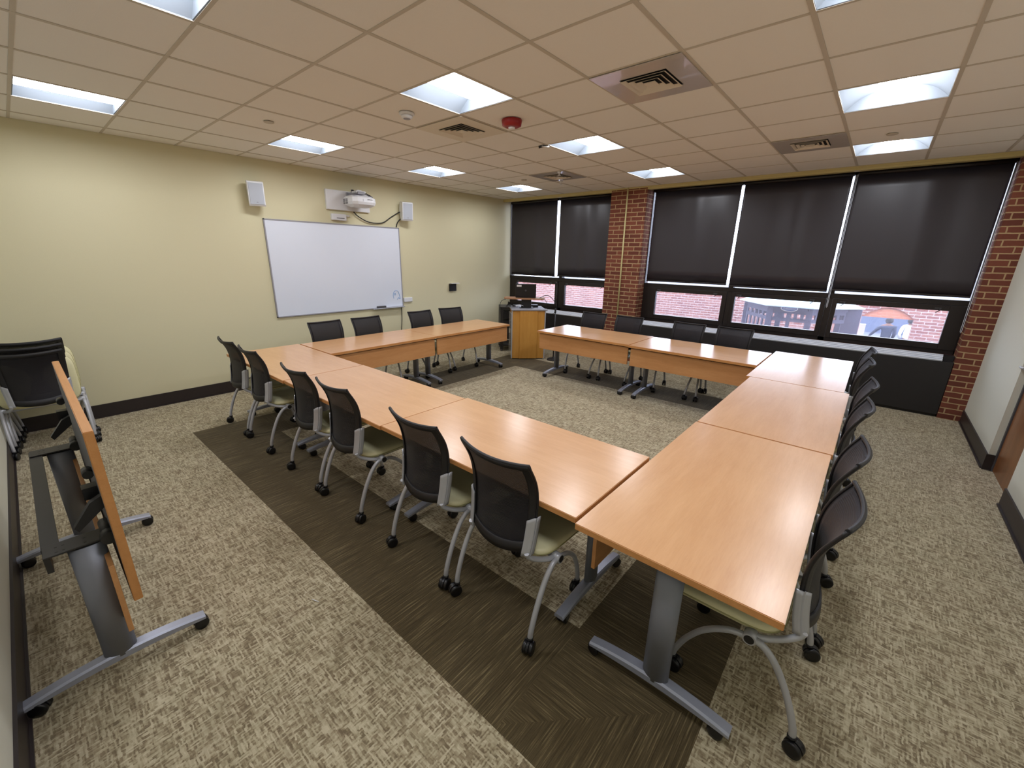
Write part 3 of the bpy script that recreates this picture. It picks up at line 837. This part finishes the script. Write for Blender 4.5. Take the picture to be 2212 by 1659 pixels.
def speaker(y, z, lab, yaw, sc=1.0):
    r = thing('wall_speaker', (0.0, y, z), 0, lab, 'speaker', 'white wall speakers')
    piv = Matrix.Translation((.125, 0, 0)) @ Matrix.Rotation(yaw, 4, 'Z') @ Matrix.Rotation(.10, 4, 'Y')
    def P_(poly, h0, h1): # poly in (x out, z up) extruded across
        return poly
    m = MB()
    w_ = .088; hh = .145
    side = [(-.085, .05), (-.06, .13), (-.03, hh), (.055, hh-.006), (.066, hh-.02), (.066, -hh+.02), (.055, -hh+.004), (-.01, -hh), (-.05, -.09), (-.085, -.02)]
    Mx = piv @ Matrix(((1, 0, 0, 0), (0, 0, 1, -w_), (0, 1, 0, 0), (0, 0, 0, 1)))
    m.prism(side, 2*w_, Mx)
    bmesh.ops.bevel(m.bm, geom=[e for e in m.bm.edges if len(e.link_faces) == 2 and e.calc_face_angle(0) > .5], offset=.008, segments=2, affect='EDGES')
    m.build('cabinet', 'white_plastic', r)
    m = MB(); m.box((.069, 0, 0), (.006, 2*w_-.022, 2*hh-.045), 0, .002, piv); m.build('grille', 'speaker_grille', r)
    m = MB(); m.lathe([(.011, 0), (.011, .002)], (0, 0, 0), 14, piv @ Matrix.Translation((.072, .0, -hh+.048)) @ Matrix.Rotation(PI/2, 4, 'Y') @ Matrix.Scale(.55, 4, (1, 0, 0))); m.build('badge', 'gray_plastic', r)
    m = MB(); m.b2(0, .012, -.03, .03, -.05, .05, .003); m.tube([(.01, 0, 0), (.06, 0, 0)], .018, 10); m.build('wall_bracket', 'gray_plastic', r)
    return r
speaker(.105, 2.495, 'white wall speaker on the cream wall, farther from the window', -.25)
speaker(2.36, 2.475, 'white wall speaker with a cable, between projector and window', -.25)

pj = thing('projector', (0, 1.44, 2.53), 0, 'white short-throw projector on a wall arm above the whiteboard', 'projector')
m = MB(); m.b2(.0, .045, -.385, .30, -.125, .145, .006); m.build('mount_plate', 'white_plastic', pj)
m = MB(); m.b2(.04, .34, -.055, .055, .085, .125, .006); m.b2(.04, .075, -.08, .08, -.03, .13, .008); m.lathe([(.018, 0), (.018, .03), (.012, .035)], (.16, -.04, .125), 14); m.build('mount_arm', 'gray_plastic', pj)
m = MB(); m.lathe([(.022, 0), (.022, .028), (.016, .036)], (.17, -.035, .120), 16); m.build('arm_knob', 'black_plastic', pj)
bd = MB()
XR = .27
def pring(z, xa, xb, yy, ch):
    return [bd.bm.verts.new((x, y, z)) for x, y in ((xa, -yy+ch), (xa+ch, -yy), (xb-ch*1.5, -yy), (xb, -yy+ch*2), (xb, yy-ch*2), (xb-ch*1.5, yy), (xa+ch, yy), (xa, yy-ch))]
rings = [pring(-.085, .20, .38, .13, .03), pring(-.055, .135, .435, .175, .03), pring(-.02, .125, .445, .185, .03), pring(.035, .13, .44, .182, .03), pring(.060, .15, .40, .16, .03)]
for A, B in zip(rings, rings[1:]):
    for k in range(8): bd.face([A[k], A[(k+1) % 8], B[(k+1) % 8], B[k]])
bd.face(rings[0][::-1]); bd.face(rings[-1])
body = bd.build('projector_body', 'white_plastic', pj)
m = MB(); m.b2(.175, .40, -.15, .15, .058, .066, .003); m.build('top_cover', 'gray_plastic', body)
m = MB()
for (a, b) in ((.15, .20), (.215, .27)):
    for k in range(5): m.b2(a, b, -.1865, -.184, -.045+k*.014, -.037+k*.014)
m.build('side_vent', 'dark_gray', body)
m = MB(); m.lathe([(.004, 0), (.004, .002)], (0, 0, 0), 10, Matrix.Translation((.4445, -.04, .012)) @ Matrix.Rotation(PI/2, 4, 'Y')); m.lathe([(.004, 0), (.004, .002)], (0, 0, 0), 10, Matrix.Translation((.4445, -.04, -.008)) @ Matrix.Rotation(PI/2, 4, 'Y')); m.build('indicator', 'dark_gray', body)
text_mesh('logo', 'EPSON', .028, 'text_gray', (.4435, .07, .012), (PI/2, 0, PI/2), body)
m = MB(); m.b2(.19, .33, -.07, .08, .105, .135, .008); m.b2(.22, .29, -.03, .04, .135, .150, .006); m.build('arm_plate', 'white_plastic', pj)
m = MB(); m.tube(spline([(.20, .03, .10), (.27, .10, .115), (.33, .14, .085), (.38, .15, .06)], 5), .006, 7); m.tube(spline([(.22, .02, .09), (.30, .07, .10), (.36, .12, .07)], 5), .005, 7); m.build('cable_bundle', 'cable_black', pj)

m = MB(); m.b2(.0, .055, 1.110, 1.335, 2.262, 2.352, .010); m.b2(.01, .035, 1.335, 1.395, 2.325, 2.345, .004)
tb_ = m.build('control_box', 'white_plastic'); tag(tb_, 'small white box on the wall between projector and whiteboard', 'wall box')
m = MB(); m.b2(.055, .0565, 1.18, 1.30, 2.288, 2.298); m.build('box_lettering', 'text_gray', tb_)
m = MB(); m.b2(.0, .03, 2.290, 2.465, .995, 1.070, .008); tag(m.build('network_box', 'white_plastic'), 'small white wall box at the lower right corner of the whiteboard', 'wall box')
po = thing('wall_outlet', (0, 3.44, 1.20), 0, 'black wall socket with open white flip lid beside the windows', 'outlet')
m = MB(); m.b2(0, .03, -.095, .075, -.07, .06, .004); m.build('socket_plate', 'black_plastic', po)
m = MB(); m.surf(lambda u, v: ((.005+.10*u, -.10+.20*v, .075+.010*math.sin(2.6*u)), (0, 0, 1)), 6, 2, .006); m.build('flip_lid', 'white_plastic', po)

m = MB(); m.tube(spline([(.03, 1.47, 2.40), (.03, 1.55, 2.335), (.03, 1.72, 2.27), (.03, 1.95, 2.275), (.03, 2.12, 2.37), (.04, 2.27, 2.455), (.05, 2.33, 2.46)], 6), .008, 8)
tag(m.build('projector_cable', 'cable_black'), 'black cable looping from the projector to the speaker', 'cable')
m = MB(); m.tube(spline([(.04, 2.30, 2.36), (.02, 2.25, 2.30), (.012, 2.225, 2.225)], 5), .008, 8)
tag(m.build('speaker_cable', 'cable_black'), 'short black cable dropping from the speaker behind the whiteboard', 'cable')
m = MB(); m.tube(spline([(.012, 2.235, .925), (.012, 2.23, .7), (.014, 2.20, .45), (.018, 2.21, .25), (.02, 2.22, .16)], 5), .006, 8)
tag(m.build('board_cable', 'cable_black'), 'black cable hanging down below the right edge of the whiteboard', 'cable')

# ---------------------------------------------------------------- lectern
la = math.radians(46.5)
lc_ = Vector((1.474, 3.507, 0))
lec = thing('lectern', lc_, la, 'wooden lectern with grey edges standing beside the windows', 'lectern')
LWd, LD, LH = .605, .50, .912
m = MB()
front = [(0.012, 0), (.13, -.0), (.15, -.022), (.455, -.022), (.475, 0), (LWd-.012, 0), (LWd-.012, .02), (.012, .02)]
m.prism(front, LH-.05, Matrix.Translation((0, 0, .02))); m.build('front_panel', 'lectern_wood', lec)
m = MB(); m.b2(.0, .018, .02, LD, .02, LH-.10, .002); m.build('side_panel', 'vent_metal', lec)
m = MB(); m.b2(LWd-.018, LWd, .02, LD, .02, LH-.03, .002); m.build('side_panel', 'lectern_wood', lec)
m = MB(); m.b2(-.004, .014, -.012, .022, .015, LH-.03, .003); m.b2(LWd-.014, LWd+.004, -.012, .022, .015, LH-.03, .003); m.build('corner_post', 'silver', lec)
m = MB(); m.b2(-.012, LWd+.03, -.035, .06, LH-.03, LH-.002, .008); m.b2(0.0, LWd, .06, LD, LH-.03, LH-.006, .003); m.build('top', 'gray_plastic', lec)
m = MB(); m.b2(.02, LWd-.02, .02, LD, .30, .318); m.b2(.02, LWd-.02, .02, LD, .60, .618); m.b2(.02, LWd-.02, LD-.02, LD, .02, LH-.04); m.build('shelf', 'lectern_wood', lec)
m = MB(); m.b2(.03, LWd-.03, .03, LD-.03, 0, .02); m.build('base', 'black_plastic', lec)
def onlec(a, b, z): return lc_ + Matrix.Rotation(la, 3, 'Z') @ Vector((a, b, z))
ra = la-.18
rs = thing('desk_riser', onlec(.285, .23, LH-.004), ra, 'wooden laptop board raised on a black stand over the lectern', 'stand')
m = MB(); m.b2(-.09, .09, -.03, .03, 0.006, .155, .004); m.b2(-.12, .12, -.08, .08, 0, .012, .003); m.build('riser_post', 'black_plastic', rs)
m = MB(); m.prism([(-.40, -.07), (-.30, -.13), (.27, -.13), (.33, -.07), (.33, .17), (-.40, .17)], .022, Matrix.Translation((0, 0, .155))); m.build('riser_board', 'board_wood', rs)
lp = thing('laptop', onlec(.27, .23, LH-.004+.178), ra, 'open black laptop seen from behind on the lectern board', 'laptop')
m = MB(); m.b2(-.18, .18, -.02, .21, 0, .014, .004); m.build('keyboard_base', 'black_plastic', lp)
R_ = Matrix.Translation((0, -.02, .012)) @ Matrix.Rotation(math.radians(9), 4, 'X')
m = MB(); m.box((0, 0, .118), (.372, .010, .236), 0, .003, R_); m.build('screen_lid', 'black_plastic', lp)
m = MB(); m.lathe([(.017, 0), (.017, .0016), (.013, .0017)], (0, 0, 0), 24, R_ @ Matrix.Translation((0, -.0052, .118)) @ Matrix.Rotation(PI/2, 4, 'X')); m.build('lid_logo', 'dark_gray', lp)
m = MB(); m.box((-.118, -.0055, .203), (.085, .0012, .034), 0, 0, R_); m.build('sticker', 'sticker', lp)
m = MB(); m.b2(-.05, .17, .04, .14, 0, .03, .006); m.build('x', 'black_plastic')
o_ = bpy.data.objects['x']; o_.name = 'receiver_box'; o_.location = onlec(.36, .33, LH-.003); o_.rotation_euler = (0, 0, la); tag(o_, 'flat black device lying on the lectern behind the stand', 'device')
m = MB()
for k in range(4):
    m.tube(spline([(-.10+.03*k, -.03, .01), (-.05, .03+.02*k, .05+.012*k), (.03, .0, .035), (.08-.02*k, -.04, .015)], 6), .006, 7)
o_ = m.build('cable_coil', 'cable_black'); o_.location = onlec(.02, .30, LH-.004); o_.rotation_euler = (0, 0, la); tag(o_, 'tangle of black cable on the left of the lectern top', 'cable')
m = MB(); m.surf(lambda u, v: ((-.06+.14*u, -.05+.09*v, .03+.02*math.sin(3*u)), (0, 0, 1)), 8, 2, .002); o_ = m.build('paper_sheet', 'paper_white'); o_.location = onlec(.14, .15, LH+.005); o_.rotation_euler = (0, 0, la); tag(o_, 'curled white paper lying on the lectern top', 'paper')
m = MB()
m.tube(spline([onlec(.52, .2, 1.085), onlec(.66, .22, 1.13), onlec(.78, .24, 1.05), onlec(.84, .25, .92), onlec(.80, .25, .80), onlec(.68, .24, .80)], 6), .005, 7)
tag(m.build('laptop_cable', 'cable_black'), 'black cable arching from the laptop past the microphone stand', 'cable')
m = MB()
m.tube(spline([onlec(.50, .16, 1.075), onlec(.60, .16, 1.06), onlec(.66, .18, .99), onlec(.67, .2, .94)], 6), .004, 7)
tag(m.build('adapter_cable', 'cable_black'), 'thin dark cable drooping from the board to the lectern edge', 'cable')
m = MB(); m.tube(spline([onlec(-.10, .10, 1.07), onlec(-.17, .12, 1.04), onlec(-.20, .14, .97), onlec(-.195, .15, .90), onlec(-.19, .16, .80)], 6), .004, 7)
tag(m.build('power_cable', 'cable_black'), 'thin black cable hanging off the left end of the laptop board', 'cable')
# black equipment rack between table end and lectern
rk = thing('equipment_rack', (.86, 4.20, 0), la, 'black rack partly hidden behind the lectern', 'rack')
m = MB()
for x, y in ((-.20, -.2), (.18, -.2), (-.20, .2), (.18, .2)): m.b2(x-.03, x+.03, y-.03, y+.03, .04, .86)
m.b2(-.23, .21, -.23, .23, .82, .86); m.b2(-.23, .21, -.23, .23, .10, .13); m.b2(-.222, -.214, -.2, .2, .1, .84); m.build('rack_frame', 'black_steel', rk)
m = MB(); m.b2(-.17, .15, -.22, .2, .45, .60, .004); m.b2(-.17, .15, -.22, .2, .64, .78, .004); m.build('rack_unit', 'black_plastic', rk)
for x, y in ((-.20, -.2), (.18, -.2), (-.20, .2), (.18, .2)):
    m = MB(); m.lathe([(.02, 0), (.025, .01), (.025, .035), (.012, .045)], (x, y, 0), 14); m.build('foot', 'rubber_gray', rk)
ms = thing('microphone_stand', (2.050, 4.015, 0), 0, 'black microphone stand with round base beside the lectern', 'stand')
m = MB(); m.lathe([(.115, 0), (.115, .012), (.10, .024), (.03, .030), (.018, .05)], n=36); m.build('base', 'black_steel', ms)
m = MB(); m.cyl((0, 0, .03), (0, 0, .90), .0095, 12); m.cyl((0, 0, .86), (0, 0, 1.36), .0065, 12); m.build('pole', 'black_plastic', ms)
m = MB(); m.lathe([(.014, .85), (.016, .87), (.016, .91), (.012, .93)], n=16); m.build('clutch', 'black_plastic', ms)
m = MB(); m.tube(spline([(.008, 0, 1.34), (.02, 0, 1.20), (-.012, .01, 1.08), (.016, 0, .97)], 5), .006, 7); m.tube([(0, 0, 1.34), (-.01, 0, 1.39)], .013, 10); m.build('clip', 'cable_black', ms)

# ---------------------------------------------------------------- small litter on the carpet
m = MB(); m.tube([(4.30, -1.42, .004), (4.345, -1.405, .006)], .002, 6); tag(m.build('paper_scrap', 'paper_white'), 'tiny white scrap on the pale carpet', 'litter')

# ---------------------------------------------------------------- outside
GZ = -1.75
m = MB(); m.b2(-40, 45, 5.45, 70, GZ-.2, GZ); struct(m.build('ground', 'asphalt'))
m = MB(); m.b2(-10, 20, 5.30, 5.45, GZ, 0.70); struct(m.build('wall_outer', 'brick_pier'))
ay = 11.0
ax0, ax1, az = 6.13, 7.06, .56
arc = [(ax0+(ax1-ax0)*k/16, az+.24*math.sin(PI*k/16)**.8) for k in range(17)]
poly = [(-30, GZ), (ax0, GZ)]+arc+[(ax1, GZ), (30, GZ), (30, 1.0), (-30, 1.0)]
m = MB(); m.prism([(x, z) for x, z in poly], .3, Matrix(((1, 0, 0, 0), (0, 0, 1, ay), (0, 1, 0, 0), (0, 0, 0, 1))))
bw = m.build('garden_wall', 'brick_outside'); tag(bw, 'long red brick garden wall with an arched gateway outside the windows', 'wall')
bw['kind'] = 'structure'
m = MB(); m.prism(arc, .08, Matrix(((1, 0, 0, 0), (0, 0, 1, ay+.05), (0, 1, 0, 0), (0, 0, 0, 1)))); m.build('arch_infill', 'brick_orange', bw)
m = MB(); m.b2(ax0, ax0+.12, ay+.35, ay+.5, GZ, .33); tag(m.build('gate_post', 'stone_white'), 'white post standing inside the arched gateway', 'post')
m = MB(); m.b2(2, 16, 27, 27.3, GZ, -.3); tag(m.build('far_building', 'far_wall'), 'pale grey low building far beyond the brick gateway', 'building')
# gazebo
gz = thing('gazebo', (5.03, 8.75, GZ), 0, 'dark wooden gazebo with pale roof and oval sign outside the window', 'gazebo')
GV = [(-.34, -.75), (.34, -.75), (.98, -.10), (.75, .75), (-.4, .85), (-.95, .05)]
zb0 = -GZ
m = MB()
for x, y in GV+[(0, -.75)]:
    q = .05 if (x, y) != (0, -.75) else .03
    m.b2(x-q, x+q, y-q, y+q, 0, zb0+.86)
m.b2(.84, 1.12, -.22, 0.02, 0, zb0+.90)
m.build('post', 'gazebo_wood', gz)
m = MB()
for k in range(6):
    (xa, ya), (xb, yb) = GV[k], GV[(k+1) % 6]
    L_ = math.hypot(xb-xa, yb-ya); an = math.atan2(yb-ya, xb-xa); T_ = Matrix.Translation(((xa+xb)/2, (ya+yb)/2, 0)) @ Matrix.Rotation(an, 4, 'Z')
    m.box((0, 0, zb0+.885), (L_+.1, .06, .075), 0, 0, T_)
    m.box((0, 0, zb0+.815), (L_, .03, .07), 0, 0, T_); m.box((0, 0, zb0+.655), (L_, .03, .07), 0, 0, T_)
    if k == 5:
        for q in range(6): m.box((-L_/2+L_*(q+.5)/6, 0, zb0+.45), (.05, .03, .9), 0, 0, T_)
        continue
    ns = 6
    for q in range(ns+1):
        xx = -L_/2+L_*q/ns; m.box((xx, 0, zb0+.735), (.055 if q not in (0, ns//2, ns) else .08, .03, .14), 0, 0, T_)
m.build('frieze', 'gazebo_wood', gz)
m = MB()
apex = m.bm.verts.new((0, .05, zb0+1.32)); ev = [m.bm.verts.new((x*1.18, y*1.18, zb0+.935)) for x, y in GV]; ev2 = [m.bm.verts.new((x*1.18, y*1.18, zb0+.915)) for x, y in GV]
for k in range(6): m.face([ev[k], ev[(k+1) % 6], apex]); m.face([ev[k], ev2[k], ev2[(k+1) % 6], ev[(k+1) % 6]])
m.face(ev2); m.build('roof', 'gazebo_roof', gz)
m = MB(); m.lathe([(.15, 0), (.15, .012)], (0, 0, 0), 30, Matrix.Translation((-.01, -.80, zb0+.885)) @ Matrix.Rotation(PI/2, 4, 'X') @ Matrix.Scale(.40, 4, (0, 1, 0)))
sg_ = m.build('sign', 'shirt_white', gz)
m = MB(); m.lathe([(.135, 0), (.135, .004)], (0, 0, 0), 30, Matrix.Translation((-.01, -.811, zb0+.885)) @ Matrix.Rotation(PI/2, 4, 'X') @ Matrix.Scale(.36, 4, (0, 1, 0))); m.build('sign_field', 'sign_blue', sg_)
text_mesh('sign_lettering', 'Leonard', .062, 'shirt_white', (-.01, -.817, zb0+.885), (PI/2, 0, 0), sg_, .001, .35)

# ---------------------------------------------------------------- people beyond the gateway (seen from behind)
def skin_obj(name, verts, edges, radii, mat, parent, sub=2, root=0):
    me = bpy.data.meshes.new(name); me.from_pydata([Vector(v) for v in verts], edges, []); me.update()
    o = bpy.data.objects.new(name, me); COL.objects.link(o)
    sk = o.modifiers.new('skin', 'SKIN'); ss = o.modifiers.new('sub', 'SUBSURF'); ss.levels = sub; ss.render_levels = sub
    sk.use_smooth_shade = True
    if not me.skin_vertices: pass
    for k, r_ in enumerate(radii):
        me.skin_vertices[0].data[k].radius = (r_, r_*.8) if isinstance(r_, float) else r_
    me.skin_vertices[0].data[root].use_root = True
    me.materials.append(MATS[mat])
    dg = bpy.context.evaluated_depsgraph_get(); dg.update()
    m2 = bpy.data.meshes.new_from_object(o.evaluated_get(dg)); o.modifiers.clear(); o.data = m2
    for p_ in m2.polygons: p_.use_smooth = True
    o.parent = parent
    return o
def person(loc, rz, lab, top, low, larm, rarm, step):
    r = thing('person', loc, rz, lab, 'person')
    # facing +y; joints
    J = {'pel': (0, 0, .96), 'wa': (0, 0, 1.10), 'ch': (0, -.01, 1.32), 'nb': (0, 0, 1.47), 'nk': (0, .01, 1.53), 'hd': (0, .02, 1.62), 'tp': (0, .02, 1.72),
         'ls': (-.18, 0, 1.42), 'rs': (.18, 0, 1.42), 'le': larm[0], 'lw': larm[1], 'lh': larm[2], 're': rarm[0], 'rw': rarm[1], 'rh': rarm[2],
         'lhp': (-.09, 0, .92), 'rhp': (.09, 0, .92), 'lk': (-.10, .06*step, .50), 'rk': (.10, -.02*step, .50), 'la': (-.10, .12*step, .09), 'ra': (.10, -.16*step, .10), 'lt': (-.11, .27*step if step > 0 else .16, .04), 'rt': (.11, -.02*step, .04)}
    names = list(J); ix = {n_: k for k, n_ in enumerate(names)}
    E_ = [('pel', 'wa'), ('wa', 'ch'), ('ch', 'nb'), ('nb', 'nk'), ('nk', 'hd'), ('hd', 'tp'), ('nb', 'ls'), ('nb', 'rs'), ('ls', 'le'), ('le', 'lw'), ('lw', 'lh'), ('rs', 're'), ('re', 'rw'), ('rw', 'rh'), ('pel', 'lhp'), ('pel', 'rhp'), ('lhp', 'lk'), ('rhp', 'rk'), ('lk', 'la'), ('rk', 'ra'), ('la', 'lt'), ('ra', 'rt')]
    rad = {'pel': .13, 'wa': .12, 'ch': .14, 'nb': .08, 'nk': .05, 'hd': .085, 'tp': .055, 'ls': .06, 'rs': .06, 'le': .038, 'lw': .026, 'lh': .035, 're': .038, 'rw': .026, 'rh': .035, 'lhp': .085, 'rhp': .085, 'lk': .055, 'rk': .055, 'la': .038, 'ra': .038, 'lt': .03, 'rt': .03}
    skin_obj('body', [J[n_] for n_ in names], [(ix[a], ix[b]) for a, b in E_], [rad[n_] for n_ in names], 'skin', r)
    def sub(nm, keep, grow, mat, over={}):
        kk = [k for k in keep]; id_ = {n_: q for q, n_ in enumerate(kk)}
        skin_obj(nm, [over.get(n_, J[n_]) for n_ in kk], [(id_[a], id_[b]) for a, b in E_ if a in id_ and b in id_], [rad[n_]+grow for n_ in kk], mat, r)
    sub('jacket' if top == 'jacket_navy' else 'shirt', ['pel', 'wa', 'ch', 'nb', 'ls', 'rs', 'le', 'lw', 're', 'rw'], .022 if top == 'shirt_white' else .035, top)
    sub('trousers', ['pel', 'lhp', 'rhp', 'lk', 'rk', 'la', 'ra'], .022, low)
    m = MB(); m.lathe([(.02, 1.755), (.07, 1.74), (.10, 1.70), (.112, 1.64), (.108, 1.58), (.07, 1.55)], (0, .0, 0), 20); m.build('hair', 'hair_black', r)
    m = MB(); m.box((0, .125, 1.625), (.02, .03, .04), 0, .006); m.build('nose', 'skin', r)
    for sg in (-1, 1):
        m = MB(); m.lathe([(.012, 0), (.028, .006), (.012, .012)], (0, 0, 0), 12, Matrix.Translation((sg*.108, .03, 1.63)) @ Matrix.Rotation(PI/2, 4, 'Y')); m.build('ear', 'skin', r)
        hnd = larm[2] if sg < 0 else rarm[2]
        m = MB()
        for q in range(5): m.tube([(hnd[0], hnd[1]+(q-2)*.016, hnd[2]), (hnd[0]+sg*.004, hnd[1]+(q-2)*.02, hnd[2]-.05), (hnd[0]-sg*.012, hnd[1]+(q-2)*.018, hnd[2]-.09+.012*abs(q-2))], .008, 6)
        m.build('fingers', 'skin', r)
        m = MB(); fx, fy = (-.11 if sg < 0 else .11), (.18*step if sg < 0 else -.08*step); m.box((fx, fy+.03, .045), (.10, .27, .09), 0, .03); m.build('shoe', 'black_plastic', r)
    return r
a_ = person((6.84, 17.8, GZ), .05, 'person in dark navy jacket seen from behind beyond the brick gateway', 'jacket_navy', 'trouser_navy',
       ((-.33, .06, 1.20), (-.44, .20, 1.02), (-.47, .26, .97)), ((.23, -.06, 1.17), (.20, .12, .98), (.18, .16, .92)), 1)
a_.scale = (.97, .97, .97)
person((7.42, 17.8, GZ), -.05, 'person in white shirt walking beside the one in a dark jacket', 'shirt_white', 'trouser_navy',
       ((-.23, -.06, 1.16), (-.20, .12, .98), (-.18, .16, .92)), ((.25, -.02, 1.16), (.24, .14, .98), (.23, .18, .92)), -1)
